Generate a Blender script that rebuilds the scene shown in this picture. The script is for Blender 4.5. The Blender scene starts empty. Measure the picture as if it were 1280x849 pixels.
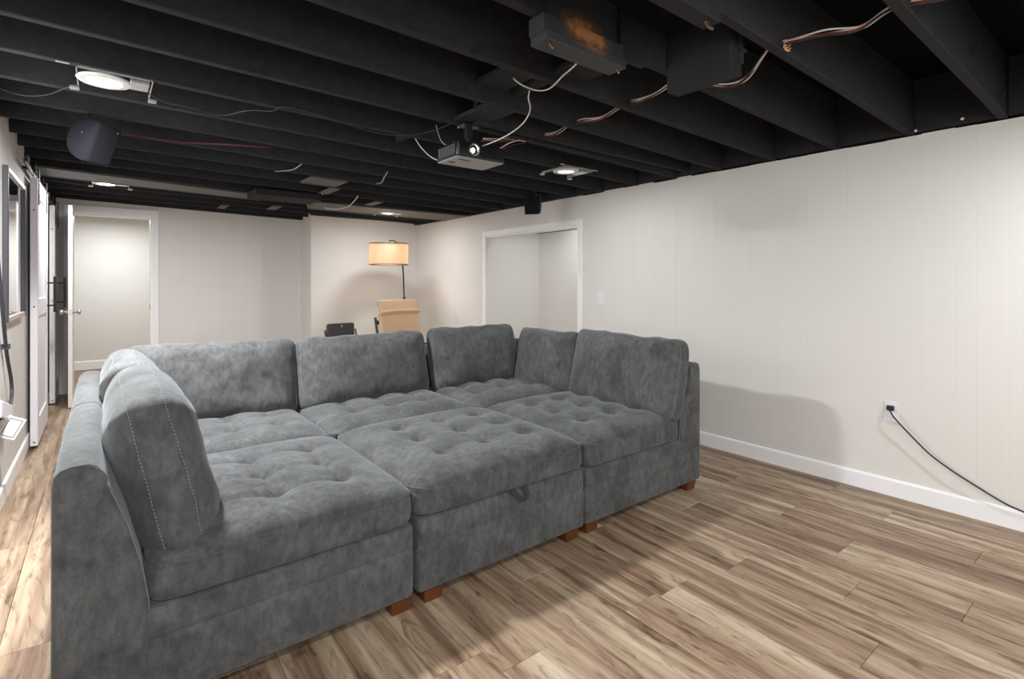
import bpy, bmesh, math, random
from mathutils import Vector, Matrix
import mathutils.noise as mnoise

SC = bpy.context.scene
COL = SC.collection
PI = math.pi
rnd = random.Random(7)

# ------------------------------------------------------------------ camera
cam_data = bpy.data.cameras.new('camera')
cam = bpy.data.objects.new('camera', cam_data)
COL.objects.link(cam)
cam.location = (0, 0, 1.29)
cam.rotation_euler = (PI/2, 0, -math.radians(38.14))
cam_data.sensor_width = 36
cam_data.lens = 36*650/1280
cam_data.shift_y = -71.5/1280
cam_data.clip_start = 0.02
SC.camera = cam

# ------------------------------------------------------------------ world, exposure
W = bpy.data.worlds.new('world'); SC.world = W
W.use_nodes = True
W.node_tree.nodes['Background'].inputs[0].default_value = (1, 1, 1, 1)
W.node_tree.nodes['Background'].inputs[1].default_value = 0.0
SC.view_settings.view_transform = 'Standard'
SC.view_settings.look = 'None'
SC.view_settings.gamma = 1
SC.view_settings.exposure = 0.18
SC.cycles.max_bounces = 10
SC.cycles.diffuse_bounces = 6

# ------------------------------------------------------------------ large lights
def area(name, loc, size, power, col=(.985, .985, 1), rot=(0, 0, 0), shape='DISK', spread=PI, size_y=None):
    l = bpy.data.lights.new(name, 'AREA'); l.shape = shape; l.size = size
    if size_y: l.size_y = size_y
    l.energy = power; l.color = col; l.spread = spread
    o = bpy.data.objects.new(name, l); COL.objects.link(o)
    o.location = loc; o.rotation_euler = rot
    return o
# large soft fill added behind the camera, standing in for bounced flash
area('soft_fill', (.35, -1.3, 1.75), 2.4, 54, (.965, .985, 1), (math.radians(82), 0, -math.radians(32)), 'RECTANGLE', PI, 1.3)
# unseen downlights of the same grid behind the camera
area('downlight_behind_left', (0.0, -0.15, 2.19), .13, 22)
area('downlight_behind_right', (2.85, -0.15, 2.13), .13, 20)
# rooms beyond the two doorways
area('back_hall_light', (0.1, 9.0, 2.2), .3, 21, (.96, .98, 1))
area('side_room_light', (4.15, 4.1, 2.22), .4, 10, (.97, .98, 1))
DOWN_W = 26

# ------------------------------------------------------------------ materials
def new_mat(name):
    m = bpy.data.materials.new(name); m.use_nodes = True
    nt = m.node_tree
    b = nt.nodes['Principled BSDF']
    return m, nt, b
def lin(r, g=None, b=None):
    if g is None: g = b = r
    f = lambda c: (c/255/12.92) if c/255 <= .04045 else ((c/255+.055)/1.055)**2.4
    return (f(r), f(g), f(b), 1)
def simple(name, col, rough=.6, metal=0, noise=0, nscale=30, bump=0, sheen=0, spec=None):
    m, nt, b = new_mat(name)
    b.inputs['Base Color'].default_value = col
    b.inputs['Roughness'].default_value = rough
    b.inputs['Metallic'].default_value = metal
    if spec is not None: b.inputs['Specular IOR Level'].default_value = spec
    if noise or bump:
        tc = nt.nodes.new('ShaderNodeTexCoord')
        n = nt.nodes.new('ShaderNodeTexNoise'); n.inputs['Scale'].default_value = nscale; n.inputs['Detail'].default_value = 5
        nt.links.new(tc.outputs['Object'], n.inputs['Vector'])
        if noise:
            mx = nt.nodes.new('ShaderNodeMix'); mx.data_type = 'RGBA'
            mx.inputs['A'].default_value = tuple(c*(1-noise) for c in col[:3])+(1,)
            mx.inputs['B'].default_value = tuple(min(1, c*(1+noise)) for c in col[:3])+(1,)
            nt.links.new(n.outputs['Fac'], mx.inputs['Factor'])
            nt.links.new(mx.outputs['Result'], b.inputs['Base Color'])
        if bump:
            bp = nt.nodes.new('ShaderNodeBump'); bp.inputs['Strength'].default_value = bump; bp.inputs['Distance'].default_value = .004
            nt.links.new(n.outputs['Fac'], bp.inputs['Height']); nt.links.new(bp.outputs['Normal'], b.inputs['Normal'])
    return m
def emis(name, col, strength):
    m, nt, b = new_mat(name)
    b.inputs['Base Color'].default_value = (.8, .8, .8, 1)
    b.inputs['Emission Color'].default_value = col
    b.inputs['Emission Strength'].default_value = strength
    return m

M = {}
M['wall'] = simple('wall_paint', lin(226, 224, 219), .62, noise=.015, nscale=3, bump=.03)
M['trim'] = simple('trim_paint', lin(248, 248, 249), .42)
M['door'] = simple('door_paint', lin(232, 229, 224), .45)
M['barn'] = simple('barn_door_paint', lin(232, 230, 234), .45)
M['joist'] = simple('black_joist_paint', (.033, .033, .035, 1), .9, noise=.35, nscale=25, bump=.25, spec=.08)
M['subfloor'] = simple('black_subfloor_paint', (.007, .007, .0075, 1), .95, spec=.02)
M['duct'] = simple('grey_duct_paint', (.10, .098, .094, 1), .6, noise=.12, nscale=6)
M['duct_dark'] = simple('dark_duct_paint', (.026, .026, .028, 1), .7, noise=.25, nscale=14, spec=.1)
M['black'] = simple('black_plastic', (.012, .012, .013, 1), .45)
M['iron'] = simple('black_iron', (.03, .03, .032, 1), .5, metal=.3)
M['steel'] = simple('galvanised_steel', (.62, .62, .63, 1), .35, metal=.75, noise=.2, nscale=60)
M['nickel'] = simple('satin_nickel', (.62, .58, .53, 1), .28, metal=1)
M['brass'] = simple('aged_brass', (.22, .15, .08, 1), .4, metal=.8)
M['white_plastic'] = simple('white_plastic', lin(236, 235, 238), .35)
M['ring'] = simple('white_light_trim', lin(200, 199, 197), .4)
M['grille'] = simple('black_speaker_cloth', (.007, .0075, .009, 1), .9, noise=.3, nscale=300, bump=.2, spec=.06)
M['speaker'] = simple('black_speaker_shell', (.007, .0075, .010, 1), .55, spec=.12)
M['proj'] = simple('projector_gloss_black', (.013, .014, .018, 1), .25)
M['proj_under'] = simple('projector_grey_underside', (.36, .35, .345, 1), .5)
M['leather'] = simple('tan_leather', lin(226, 190, 156), .5, noise=.06, nscale=12, bump=.08)
M['darkwood'] = simple('dark_brown_wood', lin(58, 42, 34), .4, noise=.2, nscale=20)
M['foot'] = simple('stained_wood_foot', lin(94, 53, 20), .4, noise=.3, nscale=14)
M['dark_plastic'] = simple('dark_chair_plastic', lin(74, 70, 74), .45)
M['wire_white'] = simple('white_wire', lin(215, 212, 208), .45)
M['wire_grey'] = simple('grey_wire', lin(150, 149, 147), .5)
M['wire_red'] = simple('dark_red_wire', lin(110, 28, 24), .5)
M['wire_copper'] = simple('copper_wire', lin(232, 192, 168), .45)
M['copper'] = simple('bare_copper', lin(226, 170, 112), .4)
M['wire_black'] = simple('black_wire', (.015, .015, .016, 1), .5)
M['cord'] = simple('dark_grey_cord', lin(52, 52, 58), .5)
M['hole'] = simple('dark_slot', (.02, .02, .02, 1), .8)
M['paper'] = simple('white_card', lin(238, 238, 240), .7)
M['ink'] = simple('dark_print', lin(50, 50, 56), .7)
M['strap'] = simple('dark_webbing', (.03, .03, .032, 1), .8)
M['lens_glow'] = emis('lit_diffuser', (1, .98, .95, 1), 9)
M['lens_dim'] = emis('lit_diffuser_soft', (1, .98, .96, 1), 1.0)
M['proj_lamp'] = emis('projector_beam_lens', (.85, .93, 1, 1), 30)
m, nt, b = new_mat('mirror_glass')
b.inputs['Base Color'].default_value = (.86, .88, .9, 1); b.inputs['Metallic'].default_value = 1; b.inputs['Roughness'].default_value = .03
M['mirror'] = m
# lamp shade: linen lit from within by a real bulb
m, nt, b = new_mat('lamp_linen')
b.inputs['Base Color'].default_value = lin(250, 228, 204); b.inputs['Roughness'].default_value = .9
tr = nt.nodes.new('ShaderNodeBsdfTranslucent'); tr.inputs[0].default_value = lin(255, 236, 216)
mix = nt.nodes.new('ShaderNodeMixShader'); mix.inputs[0].default_value = .45
out = nt.nodes['Material Output']
nt.links.new(b.outputs[0], mix.inputs[1]); nt.links.new(tr.outputs[0], mix.inputs[2]); nt.links.new(mix.outputs[0], out.inputs[0])
M['shade'] = m

# grey velvet
def velvet(name, base, tint):
    m, nt, b = new_mat(name)
    tc = nt.nodes.new('ShaderNodeTexCoord'); oi = nt.nodes.new('ShaderNodeObjectInfo')
    off = nt.nodes.new('ShaderNodeVectorMath'); off.operation = 'MULTIPLY_ADD'
    cmb = nt.nodes.new('ShaderNodeCombineXYZ')
    for k in range(3): nt.links.new(oi.outputs['Random'], cmb.inputs[k])
    nt.links.new(cmb.outputs[0], off.inputs[0]); off.inputs[1].default_value = (37, 53, 71)
    nt.links.new(tc.outputs['Object'], off.inputs[2])
    def noise(scale, detail, rough=.6, dist=0, sc=None):
        n = nt.nodes.new('ShaderNodeTexNoise'); n.inputs['Scale'].default_value = scale
        n.inputs['Detail'].default_value = detail; n.inputs['Roughness'].default_value = rough; n.inputs['Distortion'].default_value = dist
        if sc:
            mp = nt.nodes.new('ShaderNodeMapping'); mp.inputs['Scale'].default_value = sc
            nt.links.new(off.outputs[0], mp.inputs[0]); nt.links.new(mp.outputs[0], n.inputs['Vector'])
        else: nt.links.new(off.outputs[0], n.inputs['Vector'])
        return n
    n1 = noise(5.5, 6, .68, .6); n2 = noise(42, 4, .65, .3, (1, 1, .45)); n3 = noise(420, 2, .5)
    def ramp(n, a, bb, lo, hi):
        r = nt.nodes.new('ShaderNodeMapRange'); r.inputs[1].default_value = a; r.inputs[2].default_value = bb
        r.inputs[3].default_value = lo; r.inputs[4].default_value = hi
        nt.links.new(n.outputs['Fac'], r.inputs[0]); return r
    r1 = ramp(n1, .33, .67, .68, 1.34); r2 = ramp(n2, .32, .68, .76, 1.26); r3 = ramp(n3, .3, .7, .85, 1.15)
    def mul(x, y):
        q = nt.nodes.new('ShaderNodeMath'); q.operation = 'MULTIPLY'; nt.links.new(x.outputs[0], q.inputs[0]); nt.links.new(y.outputs[0], q.inputs[1]); return q
    mm = mul(mul(r1, r2), r3)
    vm = nt.nodes.new('ShaderNodeVectorMath'); vm.operation = 'SCALE'; vm.inputs[0].default_value = base
    nt.links.new(mm.outputs[0], vm.inputs['Scale'])
    nt.links.new(vm.outputs[0], b.inputs['Base Color'])
    b.inputs['Roughness'].default_value = .95; b.inputs['Specular IOR Level'].default_value = .15
    b.inputs['Sheen Weight'].default_value = .22; b.inputs['Sheen Roughness'].default_value = .45
    b.inputs['Sheen Tint'].default_value = tint
    bp = nt.nodes.new('ShaderNodeBump'); bp.inputs['Strength'].default_value = .25; bp.inputs['Distance'].default_value = .003
    nt.links.new(n2.outputs['Fac'], bp.inputs['Height']); nt.links.new(bp.outputs[0], b.inputs['Normal'])
    return m
M['velvet'] = velvet('grey_velvet', (.088, .090, .0912), (.8, .85, .88, 1))
M['piping'] = simple('grey_velvet_piping', (.17, .175, .18, 1), .9)
M['stitch'] = simple('pale_stitching', (.30, .305, .31, 1), .9)

# plank floor
m, nt, b = new_mat('vinyl_plank_wood')
tc = nt.nodes.new('ShaderNodeTexCoord'); oi = nt.nodes.new('ShaderNodeObjectInfo')
cmb = nt.nodes.new('ShaderNodeCombineXYZ')
for k in range(3): nt.links.new(oi.outputs['Random'], cmb.inputs[k])
off = nt.nodes.new('ShaderNodeVectorMath'); off.operation = 'MULTIPLY_ADD'; off.inputs[1].default_value = (91, 57, 33)
nt.links.new(cmb.outputs[0], off.inputs[0]); nt.links.new(tc.outputs['Object'], off.inputs[2])
def wn(sc, detail, rough, dist):
    mp = nt.nodes.new('ShaderNodeMapping'); mp.inputs['Scale'].default_value = sc
    nt.links.new(off.outputs[0], mp.inputs[0])
    n = nt.nodes.new('ShaderNodeTexNoise'); n.inputs['Scale'].default_value = 1; n.inputs['Detail'].default_value = detail
    n.inputs['Roughness'].default_value = rough; n.inputs['Distortion'].default_value = dist
    nt.links.new(mp.outputs[0], n.inputs['Vector']); return n
big = wn((9, .55, 1), 3, .5, 1.3); mid = wn((26, 1.3, 1), 4, .55, 1.2); fine = wn((150, 5, 1), 3, .6, .2); dark = wn((15, 2.6, 1), 4, .6, 2.6)
def ramp(src, stops):
    r = nt.nodes.new('ShaderNodeValToRGB'); e = r.color_ramp.elements
    while len(e) < len(stops): e.new(.5)
    for el, (p, c) in zip(e, stops): el.position = p; el.color = c
    nt.links.new(src, r.inputs[0]); return r
add = nt.nodes.new('ShaderNodeMath'); add.operation = 'MULTIPLY_ADD'; add.inputs[1].default_value = .45
nt.links.new(mid.outputs['Fac'], add.inputs[0]); 
sub = nt.nodes.new('ShaderNodeMath'); sub.operation = 'SUBTRACT'; nt.links.new(big.outputs['Fac'], sub.inputs[0]); sub.inputs[1].default_value = .225
nt.links.new(sub.outputs[0], add.inputs[2])
rr = nt.nodes.new('ShaderNodeMath'); rr.operation = 'MULTIPLY_ADD'; rr.inputs[1].default_value = .055
nt.links.new(oi.outputs['Random'], rr.inputs[0])
s2 = nt.nodes.new('ShaderNodeMath'); s2.operation = 'SUBTRACT'; s2.inputs[1].default_value = .03
nt.links.new(add.outputs[0], s2.inputs[0]); nt.links.new(s2.outputs[0], rr.inputs[2])
base = ramp(rr.outputs[0], [(.26, lin(98, 75, 60)), (.39, lin(133, 108, 87)), (.50, lin(158, 134, 110)), (.61, lin(180, 159, 134)), (.78, lin(202, 186, 162))])
dk = ramp(dark.outputs['Fac'], [(.31, (.30, .26, .24, 1)), (.38, (.62, .57, .53, 1)), (.48, (1, 1, 1, 1))])
fn = ramp(fine.outputs['Fac'], [(.3, (.9, .89, .88, 1)), (.7, (1.0, 1.0, 1.0, 1))])
m1 = nt.nodes.new('ShaderNodeMix'); m1.data_type = 'RGBA'; m1.blend_type = 'MULTIPLY'; m1.inputs['Factor'].default_value = .8
nt.links.new(base.outputs[0], m1.inputs['A']); nt.links.new(dk.outputs[0], m1.inputs['B'])
m2 = nt.nodes.new('ShaderNodeMix'); m2.data_type = 'RGBA'; m2.blend_type = 'MULTIPLY'; m2.inputs['Factor'].default_value = 1
nt.links.new(m1.outputs['Result'], m2.inputs['A']); nt.links.new(fn.outputs[0], m2.inputs['B'])
nt.links.new(m2.outputs['Result'], b.inputs['Base Color'])
b.inputs['Roughness'].default_value = .42; b.inputs['Specular IOR Level'].default_value = .35
bp = nt.nodes.new('ShaderNodeBump'); bp.inputs['Strength'].default_value = .08; bp.inputs['Distance'].default_value = .001
nt.links.new(fine.outputs['Fac'], bp.inputs['Height']); nt.links.new(bp.outputs[0], b.inputs['Normal'])
M['plank'] = m

# rusty painted steel (rust patch placed on the plate itself)
m, nt, b = new_mat('rusted_black_steel')
tc = nt.nodes.new('ShaderNodeTexCoord')
mp = nt.nodes.new('ShaderNodeMapping'); mp.inputs['Scale'].default_value = (7, 7, 9)
nt.links.new(tc.outputs['Object'], mp.inputs[0])
gr = nt.nodes.new('ShaderNodeTexGradient'); gr.gradient_type = 'SPHERICAL'; 
mp2 = nt.nodes.new('ShaderNodeMapping'); mp2.inputs['Location'].default_value = (-.02*6, 0, -.09*9); mp2.inputs['Scale'].default_value = (5.5, 3, 9)
nt.links.new(tc.outputs['Object'], mp2.inputs[0]); nt.links.new(mp2.outputs[0], gr.inputs[0])
n = nt.nodes.new('ShaderNodeTexNoise'); n.inputs['Scale'].default_value = 3; n.inputs['Detail'].default_value = 7
nt.links.new(mp.outputs[0], n.inputs['Vector'])
mu = nt.nodes.new('ShaderNodeMath'); mu.operation = 'MULTIPLY'; nt.links.new(gr.outputs['Fac'], mu.inputs[0]); nt.links.new(n.outputs['Fac'], mu.inputs[1])
rp = ramp(mu.outputs[0], [(.1, (.03, .031, .034, 1)), (.2, (.09, .05, .03, 1)), (.34, (.36, .15, .05, 1))])
nt.links.new(rp.outputs[0], b.inputs['Base Color']); b.inputs['Roughness'].default_value = .6
M['rust'] = m

# ------------------------------------------------------------------ mesh helpers
class MB:
    def __init__(s): s.v = []; s.f = []
    def raw(s, verts, faces, mat=None):
        n = len(s.v)
        s.v += [tuple(mat @ Vector(p)) if mat else tuple(p) for p in verts]
        s.f += [tuple(i+n for i in f) for f in faces]; return s
    def box(s, x0, x1, y0, y1, z0, z1, bev=0, seg=1, mat=None):
        if bev <= 0:
            V = [(x, y, z) for x in (x0, x1) for y in (y0, y1) for z in (z0, z1)]
            return s.raw(V, [(0, 1, 3, 2), (4, 6, 7, 5), (0, 4, 5, 1), (2, 3, 7, 6), (0, 2, 6, 4), (1, 5, 7, 3)], mat)
        bm = bmesh.new(); bmesh.ops.create_cube(bm, size=1)
        for v in bm.verts:
            v.co = Vector(((x0+x1)/2+v.co.x*(x1-x0), (y0+y1)/2+v.co.y*(y1-y0), (z0+z1)/2+v.co.z*(z1-z0)))
        bmesh.ops.bevel(bm, geom=bm.edges[:], offset=bev, segments=seg, profile=.6, affect='EDGES')
        bm.verts.index_update()
        s.raw([v.co[:] for v in bm.verts], [[v.index for v in f.verts] for f in bm.faces], mat); bm.free(); return s
    def tube(s, pts, r, seg=8, closed=False):
        P = [Vector(p) for p in pts]; n = len(P); rings = []
        up = None
        for i, p in enumerate(P):
            t = (P[(i+1) % n]-P[i-1]) if closed else (P[min(i+1, n-1)]-P[max(i-1, 0)])
            t.normalize()
            if up is None: up = Vector((0, 0, 1)) if abs(t.z) < .9 else Vector((1, 0, 0))
            a = t.cross(up)
            if a.length < 1e-4: a = t.cross(Vector((.3, 1, .2)))
            a.normalize(); b = a.cross(t); up = b
            rr = r[i] if isinstance(r, (list, tuple)) else r
            rings.append([p+(a*math.cos(2*PI*k/seg)+b*math.sin(2*PI*k/seg))*rr for k in range(seg)])
        V = [tuple(q) for R in rings for q in R]; F = []
        for i in range(n if closed else n-1):
            j = (i+1) % n
            for k in range(seg):
                F.append((i*seg+k, i*seg+(k+1) % seg, j*seg+(k+1) % seg, j*seg+k))
        if not closed:
            F.append(tuple(range(seg))[::-1]); F.append(tuple((n-1)*seg+k for k in range(seg)))
        return s.raw(V, F)
    def lathe(s, prof, mat=None, seg=24, caps=True):
        V = []; F = []
        for (r, z) in prof:
            for k in range(seg): V.append((r*math.cos(2*PI*k/seg), r*math.sin(2*PI*k/seg), z))
        for i in range(len(prof)-1):
            for k in range(seg):
                F.append((i*seg+k, i*seg+(k+1) % seg, (i+1)*seg+(k+1) % seg, (i+1)*seg+k))
        if caps:
            F.append(tuple(range(seg))[::-1]); F.append(tuple((len(prof)-1)*seg+k for k in range(seg)))
        return s.raw(V, F, mat)
    def loft(s, rings, mat=None, caps=True):
        n = len(rings[0]); V = [p for R in rings for p in R]; F = []
        for i in range(len(rings)-1):
            for k in range(n):
                F.append((i*n+k, i*n+(k+1) % n, (i+1)*n+(k+1) % n, (i+1)*n+k))
        if caps:
            F.append(tuple(range(n))[::-1]); F.append(tuple((len(rings)-1)*n+k for k in range(n)))
        return s.raw(V, F, mat)

ORG = {}
def place(o, parent):
    if parent is not None: o.parent = parent
def obj(name, mb, mat, parent=None, smooth=False, loc=None, auto=None):
    """one mesh object from world coordinates; a child is expressed relative to its parent's origin"""
    if parent is not None: org = ORG[parent.name]
    elif loc is not None: org = Vector(loc)
    else:
        xs = [v[0] for v in mb.v]; ys = [v[1] for v in mb.v]; zs = [v[2] for v in mb.v]
        org = Vector(((min(xs)+max(xs))/2, (min(ys)+max(ys))/2, min(zs)))
    me = bpy.data.meshes.new(name)
    me.from_pydata([tuple(Vector(v)-org) for v in mb.v], [], mb.f)
    bm = bmesh.new(); bm.from_mesh(me); bmesh.ops.recalc_face_normals(bm, faces=bm.faces); bm.to_mesh(me); bm.free()
    me.materials.append(mat)
    if smooth:
        for p in me.polygons: p.use_smooth = True
        if auto: me.set_sharp_from_angle(angle=math.radians(auto))
    o = bpy.data.objects.new(name, me); COL.objects.link(o)
    if parent is not None: o.parent = parent
    else: o.location = org
    ORG[o.name] = org
    return o
def tag(o, label=None, cat=None, group=None, kind=None):
    if label: o['label'] = label
    if cat: o['category'] = cat
    if group: o['group'] = group
    if kind: o['kind'] = kind
    return o
def thing(name, loc, label=None, cat=None, group=None, kind=None):
    o = bpy.data.objects.new(name, None); COL.objects.link(o); o.location = loc; o.empty_display_size = .1
    ORG[o.name] = Vector(loc)
    return tag(o, label, cat, group, kind)
def piece(name, mesh, loc, parent):
    """a child that shares mesh data, its own origin at loc"""
    o = bpy.data.objects.new(name, mesh); COL.objects.link(o); o.parent = parent
    o.location = Vector(loc)-ORG[parent.name]; ORG[o.name] = Vector(loc); return o
def spline(pts, n=8):
    P = [Vector(p) for p in pts]; out = []
    for i in range(len(P)-1):
        a = P[max(i-1, 0)]; b = P[i]; c = P[i+1]; d = P[min(i+2, len(P)-1)]
        for k in range(n):
            t = k/n
            out.append(.5*((2*b)+(c-a)*t+(2*a-5*b+4*c-d)*t*t+(3*b-a-3*c+d)*t**3))
    out.append(P[-1]); return out

# ------------------------------------------------------------------ room dimensions
XL, XR = -.47, 3.748
YF = -2.2                       # wall behind the camera
YB, YA = 7.9, 7.157             # back wall, and the part that stands forward on the right
XA = 2.19
def zb(x): return 2.155+(XR-x)/4.2*.09     # underside of the joists, sagging a little to the right
ZC = 2.47

# ------------------------------------------------------------------ floor
mb = MB().box(XL-.2, 6.3, YF-.2, 10.1, -.06, -.006)
floor = obj('floor', mb, simple('floor_underlay', lin(150, 122, 96), .6), loc=(1.6, 3, -.006)); tag(floor, kind='structure')
PW, PL = .19, 1.22
plank_meshes = {}
def plank_mesh(w, l):
    key = (round(w, 3), round(l, 3))
    if key not in plank_meshes:
        a, c, e = w/2-.0006, l/2-.0006, .0014
        V = [(-a, -c, -.006), (a, -c, -.006), (a, c, -.006), (-a, c, -.006), (-a, -c, -e), (a, -c, -e), (a, c, -e), (-a, c, -e),
             (-a+e, -c+e, 0), (a-e, -c+e, 0), (a-e, c-e, 0), (-a+e, c-e, 0)]
        F = [(0, 1, 5, 4), (1, 2, 6, 5), (2, 3, 7, 6), (3, 0, 4, 7), (4, 5, 9, 8), (5, 6, 10, 9), (6, 7, 11, 10), (7, 4, 8, 11), (8, 9, 10, 11)]
        me = bpy.data.meshes.new('plank'); me.from_pydata(V, [], F); me.materials.append(M['plank']); plank_meshes[key] = me
    return plank_meshes[key]
known = {1: 1.32, 2: .979, 3: .567, 4: 1.35, 5: .99, 6: .50, 7: .833, 8: 1.235, 9: .65}
row = 0; xe = 3.70+PW
while xe > XL:
    x1 = min(xe, XR); x0 = max(xe-PW, XL)
    j = known.get(row, rnd.random()*PL)
    y = j-PL*5
    while y < YB:
        a, c = max(y, YF), min(y+PL, YB)
        if c-a > .02: piece('plank', plank_mesh(x1-x0, c-a), ((x0+x1)/2, (a+c)/2, 0), floor)
        y += PL
    row += 1; xe -= PW

# ------------------------------------------------------------------ walls
def strip_panel(parent, axis, at, a, c, z0, z1, proud, sign):
    """one flat plank of the sheet panelling between two grooves; axis: the coordinate that stays constant"""
    g = .0; e = .0011
    a, c = a+g, c-g
    lo, hi = (at, at+sign*proud)
    V = []
    for (dd, ins) in ((lo, 0), (hi-sign*e, 0), (hi, e)):
        for (s, z) in ((a+ins, z0), (c-ins, z0), (c-ins, z1), (a+ins, z1)):
            V.append((dd, s, z) if axis == 'x' else (s, dd, z))
    F = [(0, 1, 5, 4), (1, 2, 6, 5), (2, 3, 7, 6), (3, 0, 4, 7), (4, 5, 9, 8), (5, 6, 10, 9), (6, 7, 11, 10), (7, 4, 8, 11), (8, 9, 10, 11)]
    return obj('panel', MB().raw(V, F), M['wall'], parent)

DY0, DY1, DZ = 3.70, 5.30, 1.865          # doorway in the right wall
wr = MB().box(XR+.008, XR+.12, YF, DY0, 0, 2.15).box(XR+.008, XR+.12, DY1, YA+.1, 0, 2.15).box(XR+.008, XR+.12, DY0, DY1, DZ, 2.15)
wall_right = obj('wall_right', wr, M['wall'], loc=(XR+.05, 2, 0)); tag(wall_right, kind='structure')
gr = [YF, -1.9, -1.6, -1.42, -1.1, -.8, -.62, -.3, -.1, .08, .31, .535, .665, .757, .909, 1.082, 1.29, 1.537, 1.727, 1.929, 2.216, 2.42, 2.56, 2.79, 2.99, 3.12, 3.36, DY0-.06]
for a, c in zip(gr, gr[1:]):
    top = 2.152+rnd.choice((0, 0, .004, .008, -.002))
    strip_panel(wall_right, 'x', XR+.008, a, c, 0, top, .008, -1)
strip_panel(wall_right, 'x', XR+.008, DY0-.06, 4.5, DZ+.06, 2.156, .008, -1)
strip_panel(wall_right, 'x', XR+.008, 4.5, DY1+.06, DZ+.06, 2.154, .008, -1)
strip_panel(wall_right, 'x', XR+.008, DY1+.06, 6.02, 0, 2.153, .008, -1)
strip_panel(wall_right, 'x', XR+.008, 6.02, YA, 0, 2.155, .008, -1)

wl = MB().box(XL-.12, XL-.006, YF, YB, 0, 2.46)
wall_left = obj('wall_left', wl, M['wall'], loc=(XL-.06, 2, 0)); tag(wall_left, kind='structure')
y = YF
for c in (-1.4, -.3, .9, 2.1, 3.3, 4.55, 5.04, 6.3, YB):
    strip_panel(wall_left, 'x', XL-.006, y, c, 0, 2.44 if c < 5 else 2.45, .006, 1); y = c

OX0, OX1, OZ = -.29, .476, 2.10            # doorway in the back wall
wb = MB().box(XL-.12, OX0, YB+.006, YB+.12, 0, 2.46).box(OX1, XA+.1, YB+.006, YB+.12, 0, 2.46).box(OX0, OX1, YB+.006, YB+.12, OZ, 2.46)
wall_back = obj('wall_back', wb, M['wall'], loc=(1, YB+.06, 0)); tag(wall_back, kind='structure')
x = OX1+.07
for c in (.78, .99, 1.22, 1.53, 1.75, 2.0, 2.30):
    strip_panel(wall_back, 'y', YB+.006, x, c, 0, 2.45, .006, -1); x = c
# the part of the back wall that stands forward, with its short return
V = [(XA, YA, 0), (XR+.1, YA, 0), (XR+.1, YB+.1, 0), (XA+.09, YB+.1, 0)]
V += [(p[0], p[1], 2.19 if i < 2 else 2.45) for i, p in enumerate(V)]
mb = MB().raw(V, [(0, 1, 5, 4), (1, 2, 6, 5), (2, 3, 7, 6), (3, 0, 4, 7), (0, 3, 2, 1), (4, 5, 6, 7)])
tag(obj('wall_alcove', mb, M['wall'], loc=(3, YA, 0)), kind='structure')
tag(obj('wall_front', MB().box(XL-.2, XR+.2, YF-.12, YF, 0, 2.46), M['wall'], loc=(1.6, YF, 0)), kind='structure')
# side room behind the right doorway and hall behind the back doorway
mb = MB().box(XR+.12, 4.72, DY1, DY1+.1, 0, 1.945).box(4.62, 4.72, 2.6, DY1, 0, 1.945).box(XR+.12, 4.72, 2.5, 2.6, 0, 1.945)
tag(obj('wall_side_room', mb, M['wall'], loc=(4.3, DY1+.05, 0)), kind='structure')
mb = MB().box(XL-.7, 1.4, 9.9, 10.0, 0, 2.46).box(XL-.8, XL-.7, YB, 10, 0, 2.46).box(1.4, 1.5, YB+.1, 10, 0, 2.46)
tag(obj('wall_hall', mb, M['wall'], loc=(.3, 9.95, 0)), kind='structure')
tag(obj('ceiling_hall', MB().box(XL-.8, 1.5, YB+.12, 10, 2.40, 2.45), M['wall'], loc=(.3, 9, 2.4)), kind='structure')
tag(obj('ceiling_side_room', MB().box(XR+.12, 6.25, 2.5, 6.2, 2.3, 2.35).box(6.15, 6.25, 2.5, 6.2, 0, 2.3).box(XR+.12, 6.25, 6.1, 6.2, 0, 2.3), M['subfloor'], loc=(5, 5, 2.3)), kind='structure')

def baseboard(name, p0, p1, h, side):
    p0, p1 = Vector(p0), Vector(p1); t = (p1-p0).normalized(); nrm = Vector((-t.y, t.x, 0))*side
    prof = [(0, 0), (.013, 0), (.013, h-.012), (.009, h-.003), (.004, h), (0, h)]
    rings = [[tuple(q+nrm*a+Vector((0, 0, z))) for a, z in prof] for q in (p0, p1)]
    return tag(obj(name, MB().loft(rings), M['trim'], loc=tuple((p0+p1)/2)), kind='structure')
baseboard('baseboard_right', (XR, YF, 0), (XR, DY0-.06, 0), .103, 1)
baseboard('baseboard_right_far', (XR, DY1+.06, 0), (XR, YA, 0), .103, 1)
baseboard('baseboard_left', (XL, YF, 0), (XL, YB, 0), .105, -1)
baseboard('baseboard_back', (OX1+.07, YB, 0), (XA+.07, YB, 0), .105, -1)
baseboard('baseboard_alcove', (XA, YA, 0), (XR, YA, 0), .105, -1)
baseboard('baseboard_hall', (XL-.7, 9.9, 0), (1.4, 9.9, 0), .13, -1)

# casing of the right doorway: two jambs and a head, each with its lining
t1 = thing('trim_1', (XR, 4.5, 0), kind='structure')
obj('casing', MB().box(XR-.012, XR+.008, DY0-.06, DY0, 0, DZ+.06, .003), M['trim'], t1)
obj('casing', MB().box(XR-.012, XR+.008, DY1, DY1+.06, 0, DZ+.06, .003), M['trim'], t1)
obj('head_casing', MB().box(XR-.012, XR+.008, DY0, DY1, DZ, DZ+.06, .003), M['trim'], t1)
obj('lining', MB().box(XR+.008, XR+.13, DY0-.001, DY0+.018, 0, DZ, .002), M['trim'], t1)
obj('lining', MB().box(XR+.008, XR+.13, DY1-.004, DY1+.001, 0, DZ, .001), M['wall'], t1)
obj('lining', MB().box(XR+.008, XR+.13, DY0, DY1, DZ-.018, DZ, .002), M['trim'], t1)
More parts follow.
